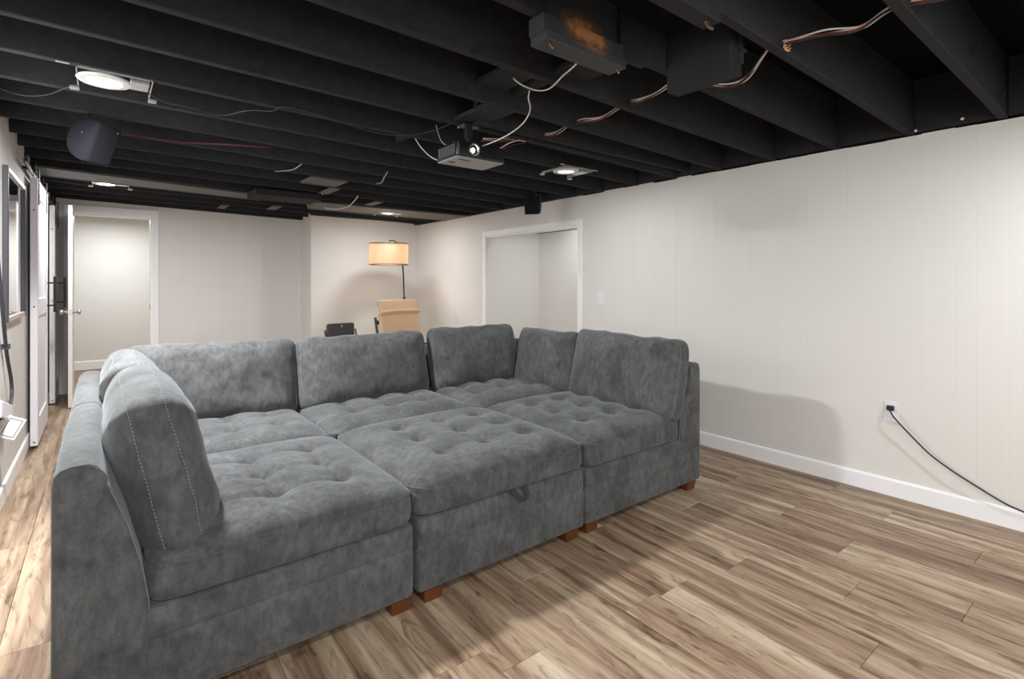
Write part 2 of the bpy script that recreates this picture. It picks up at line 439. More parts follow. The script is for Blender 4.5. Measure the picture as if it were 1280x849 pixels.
# casing of the back doorway
t2 = thing('trim_2', (.08, YB, 0), kind='structure')
obj('casing', MB().box(OX1, OX1+.07, YB-.015, YB+.006, 0, OZ+.09, .003), M['trim'], t2)
obj('casing', MB().box(OX0-.07, OX0, YB-.015, YB+.006, 0, OZ+.09, .003), M['trim'], t2)
obj('head_casing', MB().box(OX0, OX1, YB-.015, YB+.006, OZ, OZ+.09, .003), M['trim'], t2)
obj('lining', MB().box(OX1-.018, OX1, YB, YB+.13, 0, OZ, .002), M['trim'], t2)
obj('lining', MB().box(OX0, OX1-.02, YB, YB+.13, OZ-.018, OZ, .002), M['trim'], t2)
obj('strike_plate', MB().box(OX1-.0215, OX1-.018, YB+.02, YB+.05, .955, 1.02, .001), M['brass'], t2)

# ------------------------------------------------------------------ ceiling: subfloor, joists, bridging
ceiling = obj('ceiling', MB().box(XL-.1, XR+.12, YF, YB+.1, ZC, ZC+.05), M['subfloor'], loc=(1.6, 3, ZC)); tag(ceiling, kind='structure')
JY = [.58+.4*k for k in range(-6, 19)]
for yy in JY:
    y1 = yy; y0 = yy-.042
    V = []
    for i in range(9):
        xx = XL+(XR-.002-XL)*i/8
        w = .002*math.sin(i*2.1+yy*5); zz = zb(xx)
        for (py, pz) in ((y0+w, zz+.004), (y0+w+.004, zz), (y1+w-.004, zz), (y1+w, zz+.004), (y1+w, ZC), (y0+w, ZC)): V.append((xx, py, pz))
    F = [(i*6+k, i*6+(k+1) % 6, (i+1)*6+(k+1) % 6, (i+1)*6+k) for i in range(8) for k in range(6)]+[(0, 1, 2, 3, 4, 5), tuple(48+k for k in range(6))]
    obj('joist', MB().raw(V, F), M['joist'], ceiling)
# a doubled joist that stops short on the right half
obj('joist', MB().box(1.66, XR-.003, 2.43, 2.475, 2.19, ZC), M['joist'], ceiling)
# rim boards between the joist ends above the right wall
for yy in JY:
    obj('rim_board', MB().box(XR-.03, XR+.06, yy+.003, yy+.355, 2.165, ZC), M['joist'], ceiling)
# solid bridging about mid span
for k, yy in enumerate(JY[6:]):
    if k in (1, 2, 4): continue
    xx = 1.56+.10*(k % 2)+.02*k/4
    obj('bridging', MB().box(xx, xx+.04, yy+.001, yy+.357, zb(xx)+.06+.03*(k % 3), ZC, .003), M['joist'], ceiling)
def board(x0, x1, y0, y1, zt=0., th=.02, mat='joist'):
    V = [(x, y, zb(x)+dz) for x in (x0, x1) for y in (y0, y1) for dz in (-th+zt, zt)]
    return MB().raw(V, [(0, 1, 3, 2), (4, 6, 7, 5), (0, 4, 5, 1), (2, 3, 7, 6), (0, 2, 6, 4), (1, 5, 7, 3)])
obj('mounting_board', board(1.57, 1.75, 2.185, 2.575, .03, .02), M['joist'], ceiling)
obj('mounting_board', board(1.60, 1.79, 1.40, 1.735, .06, .02), M['joist'], ceiling)
obj('mounting_board', board(1.45, 1.62, 1.785, 2.135, .09, .02), M['joist'], ceiling)

# blocks and steel near the camera
rb = thing('steel_joist_hanger', (1.35, 1.33, 2.10), 'rust stained black steel plate hanging below a joist near projector', 'bracket')
obj('plate', MB().box(1.155, 1.56, 1.297, 1.378, 2.136, 2.195, .002), M['rust'], rb)
obj('rusted_face', MB().box(1.20, 1.56, 1.331, 1.3375, 2.20, 2.36, .001), M['rust'], rb)
obj('ledge', MB().box(1.155, 1.56, 1.283, 1.37, 2.10, 2.134, .003), M['rust'], rb)
obj('end_plate', MB().box(1.562, 1.71, 1.31, 1.337, 2.155, 2.33, .002), M['duct_dark'], rb)
for (nx, ny) in ((1.19, 1.31), (1.53, 1.31)):
    mbn = MB().tube([(nx, ny, 2.104), (nx+.012, ny-.006, 2.085)], .004, 6).tube([(nx+.012, ny, 2.104), (nx-.004, ny-.012, 2.088)], .003, 6)
    obj('screw', mbn, M['brass'], rb)
bk = thing('wood_block', (1.92, 1.2, 2.09), 'black painted wood block spanning two joists beside the wires', 'block')
obj('block_body', MB().box(1.885, 1.965, 1.045, 1.335, 2.095, 2.33, .004), M['duct_dark'], bk)
obj('bracket', MB().box(1.935, 1.962, 1.035, 1.047, 2.14, 2.26, .002).box(1.93, 1.968, 1.028, 1.036, 2.185, 2.195), M['joist'], bk)
sb = thing('sistered_beam', (1.2, .9, 2.10), 'black layered beam end with a bent nail at top edge', 'beam')
obj('beam_plank', MB().box(.2, 1.51, .885, .936, 2.135, 2.40, .003), M['duct_dark'], sb)
obj('beam_ledge', MB().box(.2, 1.515, .872, .936, 2.10, 2.132, .003), M['duct_dark'], sb)
obj('nail', MB().tube([(1.47, .90, 2.103), (1.475, .892, 2.083), (1.49, .885, 2.078)], .005, 6).tube([(1.475, .89, 2.10), (1.46, .886, 2.08)], .003, 6), M['brass'], sb)
obj('brace', MB().raw([(1.62, .937, 2.30), (1.68, .937, 2.27), (1.70, .60, 2.40), (1.64, .60, 2.43), (1.62, .937, 2.36), (1.68, .937, 2.33), (1.70, .60, 2.46), (1.64, .60, 2.46)],
    [(0, 1, 2, 3), (4, 5, 6, 7), (0, 1, 5, 4), (1, 2, 6, 5), (2, 3, 7, 6), (3, 0, 4, 7)]), M['joist'], sb)
# rust bits
for (xx, yy, zz) in ((XR-.032, .72, 2.19), (XR-.032, .93, 2.172)):
    obj('foam_speck', MB().lathe([(.002, -.008), (.009, -.003), (.008, .005), (.001, .009)], Matrix.Translation((xx, yy, zz)), 8), M['paper'], ceiling, True)

for (xx, zz, dz) in ((2.92, 2.30, 0), (3.50, 2.235, 0)):
    obj('bent_nail', MB().tube([(xx-.03, .536, zz-.035), (xx-.005, .512, zz+.005), (xx, .515, zz+.012), (xx+.02, .534, zz-.04)], .0028, 6), M['duct_dark'], ceiling)

# sheet metal ducts at the far end
def sheet(name, pts, th, mat, label):
    V = [(x, y, zb(x)-.001) for x, y in pts]+[(x, y, zb(x)-th) for x, y in pts]
    n = len(pts)
    F = [tuple(range(n)), tuple(range(n, 2*n))]+[(i, (i+1) % n, n+(i+1) % n, n+i) for i in range(n)]
    t = thing(name, (pts[0][0], pts[0][1], zb(pts[0][0])-th), label, 'duct')
    obj('sheet', MB().raw(V, F), M[mat], t)
    for i in (0, 2):
        (xa, ya), (xb, yb2) = pts[i], pts[(i+1) % n]
        obj('hemmed_edge', MB().tube([(xa, ya, zb(xa)-th-.002), (xb, yb2, zb(xb)-th-.002)], .006, 6), M[mat], t)
    return t
sheet('panned_duct', [(XL+.01, 5.70), (1.36, 5.86), (1.36, 6.22), (XL+.01, 6.15)], .012, 'duct', 'long grey sheet metal duct panel under joists at far left')
sheet('panned_duct', [(1.74, 5.90), (3.72, 5.62), (3.72, 6.22), (1.94, 6.46)], .012, 'duct', 'grey sheet metal duct panel under joists above floor lamp')
sheet('metal_plate', [(1.40, 4.56), (1.72, 4.56), (1.72, 4.88), (1.40, 4.88)], .01, 'duct', 'small square grey metal plate under joists behind projector')
db = thing('duct_box', (1.45, 5.6, 2.13), 'black rectangular duct box between the two grey duct panels', 'duct')
obj('duct_body', MB().box(1.14, 1.76, 5.39, 5.78, 2.13, 2.19, .004), M['duct_dark'], db)
obj('collar', MB().box(1.76, 1.80, 5.45, 5.72, 2.15, 2.195, .004), M['duct_dark'], db)
for (x0, x1, y0, y1) in ((1.70, 1.80, 4.98, 5.34), (1.58, 1.68, 6.58, 6.94), (2.35, 2.44, 5.42, 5.72), (1.1, 1.18, 6.98, 7.3)):
    obj('cross_strap', board(x0, x1, y0, y1, .0, .008), M['duct'], ceiling)

# ------------------------------------------------------------------ sofa
def rr_loop(x0, x1, y0, y1, z, r, n=5):
    pts = []
    for (cx, cy, a0) in ((x1-r, y1-r, 0), (x0+r, y1-r, PI/2), (x0+r, y0+r, PI), (x1-r, y0+r, 1.5*PI)):
        for k in range(n+1):
            a = a0+PI/2*k/n; pts.append((cx+r*math.cos(a), cy+r*math.sin(a), z))
    return pts
def base_mesh(x0, x1, y0, y1, z0=.052, z1=.337, seam=.243):
    """upholstered plinth with a seam line around it"""
    L = [(z0, .012), (z0+.006, .003), (z0+.02, 0), (seam-.03, -.002), (seam-.008, 0), (seam-.002, .004), (seam, .006), (seam+.002, .003), (seam+.012, 0), (z1-.02, 0), (z1-.006, .004), (z1, .014)]
    return MB().loft([rr_loop(x0+i, x1-i, y0+i, y1-i, z, .022-min(i, .01)) for z, i in L])
SEAT_RING = []
def seat_mesh(x0, x1, y0, y1, z0=.340, ze=.448, crown=.078, tx=3, ty=3, seed=0, tsx=.235, tsy=.225, skew=(0, 0), crease=.004):
    """box cushion with welt line and a crowned, button tufted top"""
    N = 76; w, l = (x1-x0)/2, (y1-y0)/2; cx, cy = (x0+x1)/2, (y0+y1)/2
    def rp(u, v):
        m = max(abs(u), abs(v))
        if m < 1e-6: return (0, 0)
        q = 16; s = m/((abs(u)**q+abs(v)**q)**(1/q)); return (u*s, v*s)
    tufts = [(skew[0]+(i-(tx-1)/2)*tsx, skew[1]+(j-(ty-1)/2)*tsy) for i in range(tx) for j in range(ty)]
    def height(a, c):
        u, v = a/w, c/l
        h = crown*(1-abs(u)**5)**.5*(1-abs(v)**5)**.5
        inx = min(1, max(0, (1.28-abs((a-skew[0])/(tsx*1.0)))*2.2)); iny = min(1, max(0, (1.28-abs((c-skew[1])/(tsy*1.0)))*2.2))
        d = 0
        for (p, q) in tufts:
            r2 = (a-p)**2+(c-q)**2
            d += .034*math.exp(-r2/(2*.019**2))+.024*math.exp(-r2/(2*.055**2))
        for i in range(tx):
            p = skew[0]+(i-(tx-1)/2)*tsx
            d += crease*math.exp(-((a-p)/.014)**2)*(iny*.75+.25*(1-abs(v)**6))
        for j in range(ty):
            q = skew[1]+(j-(ty-1)/2)*tsy
            d += crease*math.exp(-((c-q)/.014)**2)*(inx*.75+.25*(1-abs(u)**6))
        n = mnoise.noise(Vector((a*7+seed*9.1, c*7, seed*3.3)))*.004+mnoise.noise(Vector((a*22+seed*5.1, c*22, seed)))*.0012
        edge = (1-abs(u)**8)*(1-abs(v)**8)
        return h-min(d, .052)*min(1, h/.05)+n*edge
    mb = MB(); V = []
    g = lambda t: math.sin(t*PI/2)*.55+t*.45
    for j in range(N+1):
        for i in range(N+1):
            u, v = g(2*i/N-1), g(2*j/N-1); a, c = rp(u, v); a *= w; c *= l
            V.append((cx+a, cy+c, ze+max(0, height(a, c))))
    F = [(j*(N+1)+i, j*(N+1)+i+1, (j+1)*(N+1)+i+1, (j+1)*(N+1)+i) for j in range(N) for i in range(N)]
    ring = [i for i in range(N+1)]+[j*(N+1)+N for j in range(1, N+1)]+[N*(N+1)+i for i in range(N-1, -1, -1)]+[j*(N+1) for j in range(N-1, 0, -1)]
    prev = ring
    for (z, o) in ((ze-.003, .0012), (ze-.007, -.0008), (ze-.012, .0005), (ze-.035, .003), (ze-.06, .004), (z0+.02, .002), (z0+.006, -.004), (z0, -.014)):
        cur = []
        for idx in ring:
            px, py, _ = V[idx]; dx, dy = px-cx, py-cy; s = 1+o/max(abs(dx), abs(dy))
            wob = .0018*mnoise.noise(Vector((px*6, py*6, seed+z*9)))
            cur.append(len(V)); V.append((cx+dx*s, cy+dy*s, z+wob))
        n = len(ring)
        for k in range(n): F.append((prev[k], prev[(k+1) % n], cur[(k+1) % n], cur[k]))
        prev = cur
    F.append(tuple(prev))
    SEAT_RING[:] = [Vector(V[i]) for i in ring]
    return mb.raw(V, F)
def back_frame_mesh(length, thick=.215, top=.10, h=.785, z0=.052):
    """slab running along local y from 0 to length; outer face at x=0, inner face sloping; returns local MB"""
    prof = [(.012, z0), (.002, z0+.01), (0, .2), (0, .45), (.0, h-.05), (.004, h-.02), (.018, h-.004), (.04, h+.003), (top-.025, h+.003), (top-.006, h-.006), (top+.004, h-.022),
            (top+.03, h-.09), (top+.065, .60), (top+.1, .46), (thick, .36), (thick, .2), (thick-.002, z0+.01), (thick-.012, z0)]
    L = [(.012, .014), (.003, .004), (0, 0)]
    ys = [(0, .016), (.004, .006), (.012, .001), (.03, 0), (length*.25, -.001), (length*.5, -.003), (length*.75, -.001), (length-.03, 0), (length-.012, .001), (length-.004, .006), (length, .016)]
    rings = []
    cxm, czm = thick/2, .4
    for y, ins in ys:
        R = []
        for (x, z) in prof:
            x2 = x+(ins if x < cxm else -ins); z2 = z+(ins if z < czm else -ins)
            R.append((x2, y, z2))
        rings.append(R)
    return MB().loft(rings)
def add_frame(parent, axis, outer, a, c, sign, **kw):
    """axis 'x': frame stands on a plane of constant x, runs in y; 'y': constant y, runs in x"""
    m = back_frame_mesh(c-a, **kw)
    if axis == 'x': V = [(outer+sign*x, a+y, z) for x, y, z in m.v]
    else: V = [(a+y, outer+sign*x, z) for x, y, z in m.v]
    q = MB(); q.raw(V, m.f)
    o = obj('back_frame', q, M['velvet'], parent, True, auto=50)
    n = len(V)//11
    for j in (2, 8):
        line = [Vector(V[j*n+i]) for i in range(2, n-2)]
        obj('frame_seam', MB().tube(line, .0022, 5), M['piping'], parent, True)
    return o
def feet(parent, pts):
    for (x, y) in pts:
        s = .045
        mb = MB().loft([rr_loop(x-s*.86, x+s*.86, y-s*.86, y+s*.86, .0005, .004, 2), rr_loop(x-s, x+s, y-s, y+s, .051, .004, 2)])
        obj('foot', mb, M['foot'], parent)
def welt(parent, x0, x1, y0, y1, z):
    obj('welt', MB().tube([p+Vector((0, 0, -.001)) for p in SEAT_RING], .0028, 5, True), M['velvet'], parent, True)

Y0, Y1, Y2 = 1.845, 2.802, 3.79
X0, X1, X2, X3 = -.11, .968, 1.926, 2.958
TH = .215
sec = 'grey velvet sectional seats with tufted cushions'
def section(loc, label): return thing('sofa_section', loc, label, 'sofa section', sec)
# front left
s = section((.43, 2.32, 0), 'grey velvet sofa section nearest camera with left side frame and tufted seat')
obj('base', base_mesh(X0+TH-.02, X1-.006, Y0, Y1-.006), M['velvet'], s, True, auto=40)
obj('seat_cushion', seat_mesh(X0+TH-.004, X1-.003, Y0-.004, Y1-.006, seed=1, skew=(-.03, -.02), tsx=.25, crease=.011), M['velvet'], s, True)
welt(s, X0+TH-.004, X1-.003, Y0-.004, Y1-.006, .444)
add_frame(s, 'x', X0, Y0-.004, Y1-.004, 1)
feet(s, [(X1-.055, Y0+.055), (X0+.08, Y0+.07), (X1-.06, Y1-.06), (X0+.08, Y1-.06)])
# back left corner
s = section((.43, 3.3, 0), 'grey velvet corner sofa section at far left beside the white doors')
obj('base', base_mesh(X0+TH-.02, X1-.006, Y1, Y2-TH+.02), M['velvet'], s, True, auto=40)
obj('seat_cushion', seat_mesh(X0+TH-.004, X1-.003, Y1+.003, Y2-TH+.01, seed=2, ty=2), M['velvet'], s, True)
welt(s, X0+TH-.004, X1-.003, Y1+.003, Y2-TH+.01, .444)
add_frame(s, 'x', X0, Y1, Y2-.004, 1)
add_frame(s, 'y', Y2, X0+.11, X1-.004, -1)
feet(s, [(X0+.08, Y1+.07), (X0+.08, Y2-.07), (X1-.06, Y2-.07), (X1-.06, Y1+.07)])
# back middle
s = section((1.45, 3.3, 0), 'armless grey velvet sofa section in the middle of the back row')
obj('base', base_mesh(X1+.002, X2-.004, Y1, Y2-TH+.02), M['velvet'], s, True, auto=40)
obj('seat_cushion', seat_mesh(X1+.004, X2-.003, Y1+.003, Y2-TH+.01, seed=3, ty=2), M['velvet'], s, True)
welt(s, X1+.004, X2-.003, Y1+.003, Y2-TH+.01, .444)
add_frame(s, 'y', Y2, X1, X2-.004, -1)
feet(s, [(X1+.06, Y1+.07), (X1+.06, Y2-.07), (X2-.06, Y2-.07), (X2-.06, Y1+.07)])
# back right corner
s = section((2.45, 3.3, 0), 'grey velvet corner sofa section at the far right before the doorway')
obj('base', base_mesh(X2+.002, X3-TH+.02, Y1, Y2-TH+.02), M['velvet'], s, True, auto=40)
obj('seat_cushion', seat_mesh(X2+.004, X3-TH+.004, Y1+.003, Y2-TH+.01, seed=4, ty=2), M['velvet'], s, True)
welt(s, X2+.004, X3-TH+.004, Y1+.003, Y2-TH+.01, .444)
add_frame(s, 'x', X3, Y1, Y2-.004, -1)
add_frame(s, 'y', Y2, X2, X3-.11, -1)
feet(s, [(X3-.08, Y1+.07), (X3-.08, Y2-.07), (X2+.06, Y2-.07), (X2+.06, Y1+.07)])
# front right
s = section((2.43, 2.32, 0), 'grey velvet sofa section at right front with side frame near white wall')
obj('base', base_mesh(X2+.004, X3-TH+.02, Y0, Y1-.006), M['velvet'], s, True, auto=40)
obj('seat_cushion', seat_mesh(X2+.005, X3-TH+.004, Y0-.004, Y1-.006, seed=5, skew=(.05, .0)), M['velvet'], s, True)
welt(s, X2+.005, X3-TH+.004, Y0-.004, Y1-.006, .444)
add_frame(s, 'x', X3, Y0-.004, Y1-.004, -1)
feet(s, [(X2+.06, Y0+.055), (X3-.085, Y0+.05), (X2+.06, Y1-.06), (X3-.08, Y1-.06)])
# ottoman
s = thing('storage_ottoman', (1.45, 2.32, 0), 'grey velvet tufted storage ottoman with pull strap in front middle', 'ottoman')
obj('base', base_mesh(X1+.012, X2-.008, Y0-.002, Y1-.012, z1=.349), M['velvet'], s, True, auto=40)
obj('lid_cushion', seat_mesh(X1+.006, X2-.004, Y0-.006, Y1-.01, z0=.353, ze=.452, crown=.085, seed=6, skew=(.02, -.01), tsx=.24), M['velvet'], s, True)
welt(s, X1+.006, X2-.004, Y0-.006, Y1-.01, .448)
feet(s, [(X1+.085, Y0+.052), (X2-.085, Y0+.052), (X1+.085, Y1-.07), (X2-.085, Y1-.07)])
loopc = [(1.435, Y0-.004, .351), (1.445, Y0-.018, .335), (1.472, Y0-.022, .305), (1.50, Y0-.020, .297), (1.515, Y0-.012, .318), (1.500, Y0-.004, .351)]
st = spline(loopc, 5); mbs = MB()
for p, q in zip(st, st[1:]):
    mbs.raw([(p.x, p.y, p.z), (p.x, p.y-.004, p.z), (p.x+.022, p.y-.006, p.z+.008), (p.x+.022, p.y-.002, p.z+.008), (q.x, q.y, q.z), (q.x, q.y-.004, q.z), (q.x+.022, q.y-.006, q.z+.008), (q.x+.022, q.y-.002, q.z+.008)],
            [(0, 1, 2, 3), (4, 5, 6, 7), (0, 1, 5, 4), (1, 2, 6, 5), (2, 3, 7, 6), (3, 0, 4, 7)])
obj('pull_strap', mbs, M['strap'], s)

# loose back cushions
def cushion_mesh(w, h, t, seed, n=(34, 24, 12), exps=(9, 3.0), wrinkle=.006, sag=.02):
    """soft box cushion in local coordinates: x width, z height (from 0), y thickness"""
    bm = bmesh.new(); V = {}; F = []; verts = []
    def vid(i, j, k):
        key = (i, j, k)
        if key not in V: V[key] = len(verts); verts.append((2*i/n[0]-1, 2*j/n[2]-1, 2*k/n[1]-1))
        return V[key]
    for i in range(n[0]):
        for k in range(n[1]):
            for j in (0, n[2]): F.append((vid(i, j, k), vid(i+1, j, k), vid(i+1, j, k+1), vid(i, j, k+1)))
    for i in range(n[0]):
        for j in range(n[2]):
            for k in (0, n[1]): F.append((vid(i, j, k), vid(i+1, j, k), vid(i+1, j+1, k), vid(i, j+1, k)))
    for j in range(n[2]):
        for k in range(n[1]):
            for i in (0, n[0]): F.append((vid(i, j, k), vid(i, j+1, k), vid(i, j+1, k+1), vid(i, j, k+1)))
    bm.free()
    a, b = exps
    def surf(x, y, z):
        m = max(abs(x), abs(y), abs(z))
        q = ((abs(x)**a+abs(z)**a)**(b/a)+abs(y)**b)**(1/b)
        s = m/q; X, Y, Z = x*s, y*s, z*s
        edge = max(abs(X), abs(Z))
        puff = 1-.30*edge**6
        px, py, pz = X*w/2, Y*t/2*puff, Z*h/2
        nz = mnoise.noise(Vector((px*5+seed*7.7, pz*5, seed*1.9+Y)))*wrinkle*1.8+mnoise.noise(Vector((px*13+seed*3.1, pz*17, seed*2.3+Y*2)))*wrinkle*.8
        # puckers running in from the rim
        pk = math.sin(px*38+seed*2+2*mnoise.noise(Vector((px*4, seed, 0))))*.0035*edge**8
        py += (nz+pk)*(1 if y > 0 else -1)*(.4+.6*abs(Y))
        pz += -sag*(1-X*X)*max(0, Z)*.6+mnoise.noise(Vector((px*4+seed, seed*5, Y)))*.010*abs(Z)
        # folds across the top and ends
        pz += max(0, Z)**3*math.sin(px*30+seed*3+3*mnoise.noise(Vector((px*3, Y*2, seed))))*.0035*(1-abs(Y)**2)
        px += mnoise.noise(Vector((pz*5+seed*4, seed*2, Y)))*.009*abs(X)
        return (px, py, pz+h/2)
    return [surf(*p) for p in verts], F, surf
def cushion(label, w, h, t, bottom, facing, lean, seed, roll=0, n=None):
    """bottom: point on the seat under the cushion's middle; facing: angle of the front normal; lean: tilt back"""
    V, F, surf = cushion_mesh(w, h, t, seed)
    # local front is -y
    mt = Matrix.Translation(bottom) @ Matrix.Rotation(facing, 4, 'Z') @ Matrix.Rotation(-lean, 4, 'X') @ Matrix.Rotation(roll, 4, 'Y')
    th = thing('back_cushion', bottom, label, 'cushion', 'loose back cushions on the sofa')
    obj('cover', MB().raw(V, F, mt), M['velvet'], th, True)
    # two rows of stitches round the gusset
    dash = MB()
    for yy in (-.50, .50):
        per = []
        for k in range(4*44):
            e, f = divmod(k, 44); f = 2*f/44-1
            per.append(mt @ Vector(surf(*((1, yy, f), (-f, yy, 1), (-1, yy, -f), (f, yy, -1))[e])))
        for k in range(0, len(per)):
            p, q = per[k], per[(k+1) % len(per)]
            o_ = (p-mt @ Vector((0, 0, h/2))).normalized()*.0006
            dash.tube([p+o_+(q-p)*.1, p+o_+(q-p)*.62], .0011, 4)
    sm = obj('stitching', dash, M['stitch'], th); sm['kind'] = 'stuff'
    return th
LN = math.radians(13)
cushion('large grey back cushion at left front, its stitched end facing the camera', .91, .565, .275, (.22, 2.325, .398), math.radians(90), LN*1.0, 1)
cushion('grey back cushion at left rear, tucked behind the nearest cushion', .66, .52, .25, (.20, 3.14, .44), math.radians(90), LN*1.1, 2)
cushion('wide grey back cushion at the left end of the back row', .90, .50, .24, (.53, 3.45, .455), 0, LN*.95, 3, .01)
cushion('wide grey back cushion in the middle of the back row', .93, .49, .25, (1.44, 3.43, .455), 0, LN*.95, 4, -.008)
cushion('dark grey back cushion at the right end of the back row', .82, .50, .23, (2.345, 3.42, .455), 0, LN*.9, 5)
cushion('narrow grey back cushion on the right side, next to back row corner', .66, .48, .23, (2.705, 3.05, .45), math.radians(-90), LN*.8, 6)
cushion('grey back cushion at the right front end near the white wall', .91, .515, .24, (2.675, 2.262, .445), math.radians(-90), LN*.8, 7, .012)

# ------------------------------------------------------------------ doors at the left
def barn_door(name, y0, y1, handle_y, seed):
    z0, z1 = .02, 2.10
    d = thing(name, (-.42, (y0+y1)/2, 0), kind='structure')
    xa, xb = -.447, -.402
    obj('door_core', MB().box(xa+.008, xb-.010, y0+.01, y1-.01, z0+.005, z1-.005), M['barn'], d)
    for (a, c) in ((y0, y0+.12), (y1-.12, y1)): obj('stile', MB().box(xa, xb, a, c, z0, z1, .003), M['barn'], d)
    for (a, c) in ((z0, z0+.2), (1.02, 1.16), (z1-.15, z1)): obj('rail', MB().box(xa, xb, y0+.121, y1-.121, a, c, .003), M['barn'], d)
    for zz in (z0+.03, 1.1, 1.85): obj('screw', MB().lathe([(.006, 0), (.006, .0022)], Matrix.Translation((-.424, y0-.0005, zz)) @ Matrix.Rotation(PI/2, 4, 'X'), 10), M['iron'], d)
    for zz in (z1-.13, z1-.05): obj('bolt', MB().lathe([(.012, 0), (.012, .006), (.004, .009)], Matrix.Translation((xb, y0+.06, zz)) @ Matrix.Rotation(PI/2, 4, 'Y'), 8), M['iron'], d)
    hx = -.36 if y0 < 6 else -.338
    hb = obj('handle', MB().box(hx, hx+.022, handle_y-.012, handle_y+.012, 1.02, 1.345, .003), M['iron'], d)
    for zz in (1.08, 1.285): obj('standoff', MB().tube([(xb, handle_y, zz), (hx+.002, handle_y, zz)], .007, 8), M['iron'], d)
    for yy in (y0+.06, y1-.16):
        obj('strap_hanger', MB().box(xb, xb+.006, yy-.022, yy+.022, z1-.2, 2.17, .002).box(-.446, xb+.006, yy-.022, yy+.022, 2.17, 2.176), M['iron'], d)
        wh = MB().lathe([(.02, -.012), (.045, -.012), (.048, -.004), (.04, 0), (.048, .004), (.045, .012), (.02, .012)], Matrix.Translation((-.430, yy, 2.195)) @ Matrix.Rotation(PI/2, 4, 'Y'), 20)
        obj('roller', wh, M['iron'], d)
    return d
barn_door('door_1', 5.45, 6.37, 6.30, 1)
barn_door('door_2', 7.26, 7.84, 7.34, 2)
rail = thing('barn_door_track', (-.44, 6.4, 2.14), 'black steel sliding track above the white barn doors', 'track')
obj('bar', MB().box(-.436, -.428, 4.9, 7.85, 2.115, 2.15, .002), M['iron'], rail)
for yy in (5.2, 5.95, 6.7, 7.5):
    obj('spacer', MB().tube([(XL, yy, 2.132), (-.436, yy, 2.132)], .011, 8), M['iron'], rail)
for yy in (4.95,):
    obj('stopper', MB().lathe([(.03, -.01), (.03, .01)], Matrix.Translation((-.425, yy, 2.165)) @ Matrix.Rotation(PI/2, 4, 'Y'), 16), M['iron'], rail)
# hinged door, standing open
d3 = thing('door_3', (-.28, YB-.03, 0), kind='structure')
p0, p1 = Vector((-.285, YB-.03, 0)), Vector((-.268, 6.95, 0))
t = (p1-p0); L = t.length; ang = math.atan2(t.y, t.x)
mt = Matrix.Translation(p0) @ Matrix.Rotation(ang, 4, 'Z')
obj('slab', MB().box(0, L, -.0175, .0175, .012, 2.08, .002, 1, mt), M['door'], d3)
for sd in (-1, 1):
    mk = mt @ Matrix.Translation((L-.065, 0, .985)) @ Matrix.Rotation(-sd*PI/2, 4, 'X')
    obj('knob', MB().lathe([(.0, .0175), (.031, .0175), (.031, .022), (.014, .026), (.011, .045), (.018, .052), (.027, .062), (.028, .074), (.018, .084), (.0, .086)], mk, 20), M['nickel'], d3, True)
obj('latch_plate', MB().box(L-.0003, L+.0015, -.012, .012, .955, 1.015, 0, 1, mt), M['nickel'], d3)
for zz in (.30, 1.85):
    obj('hinge', MB().tube([p0+Vector((-.021, .0, zz-.045)), p0+Vector((-.021, .0, zz+.045))], .007, 8).box(-.022, .03, -.0215, -.0178, zz-.045, zz+.045, 0, 1, mt), M['brass'], d3)

# framed mirror on the left wall
my0, my1, mz0, mz1 = 4.26, 5.16, 1.05, 1.985
mi = thing('framed_mirror', (XL+.012, (my0+my1)/2, mz0), 'dark framed mirror on left wall beside the first barn door', 'mirror')
obj('glass', MB().box(XL+.004, XL+.012, my0+.03, my1-.03, mz0+.03, mz1-.03), M['mirror'], mi)
obj('stile', MB().box(XL, XL+.026, my0, my0+.035, mz0, mz1, .003), M['cord'], mi)
obj('stile', MB().box(XL, XL+.026, my1-.035, my1, mz0, mz1, .003), M['cord'], mi)
obj('head_rail', MB().box(XL, XL+.024, my0+.036, my1-.036, mz1-.03, mz1, .003), M['ring'], mi)
obj('sill_rail', MB().box(XL, XL+.024, my0+.036, my1-.036, mz0, mz0+.03, .003), simple('pale_wood_sill', lin(196, 182, 168), .5), mi)

# cord, power block and tag on the left wall
cordp = [(-.455, 3.60, 1.78), (-.452, 3.735, 1.69), (-.45, 3.86, 1.51), (-.448, 4.0, 1.26), (-.446, 4.10, 1.06), (-.446, 4.22, .87), (-.442, 4.36, .70), (-.438, 4.34, .60), (-.43, 4.12, .545), (-.425, 3.9, .56), (-.43, 3.78, .575)]
c0 = thing('hanging_cord', (-.45, 4.0, .55), 'thick dark grey cord looping down the left wall to white box', 'cord')
obj('cable', MB().tube(spline(cordp, 6), .009, 8), M['cord'], c0, True)
obj('clip', MB().box(XL, -.43, 4.185, 4.225, .90, .93, .003), M['cord'], c0)
pb = thing('power_block', (-.45, 3.85, .55), 'white plastic power block on left wall at frame edge', 'adapter')
mpb = Matrix.Translation((XL+.035, 3.96, .583)) @ Matrix.Rotation(math.radians(-14), 4, 'X')
obj('case', MB().box(-.034, .02, -.22, .22, -.045, .045, .008, 2, mpb), M['white_plastic'], pb)
obj('indicator', MB().lathe([(.007, 0), (.007, .003)], mpb @ Matrix.Translation((.02, .15, -.02)) @ Matrix.Rotation(PI/2, 4, 'Y'), 10), M['wire_copper'], pb)
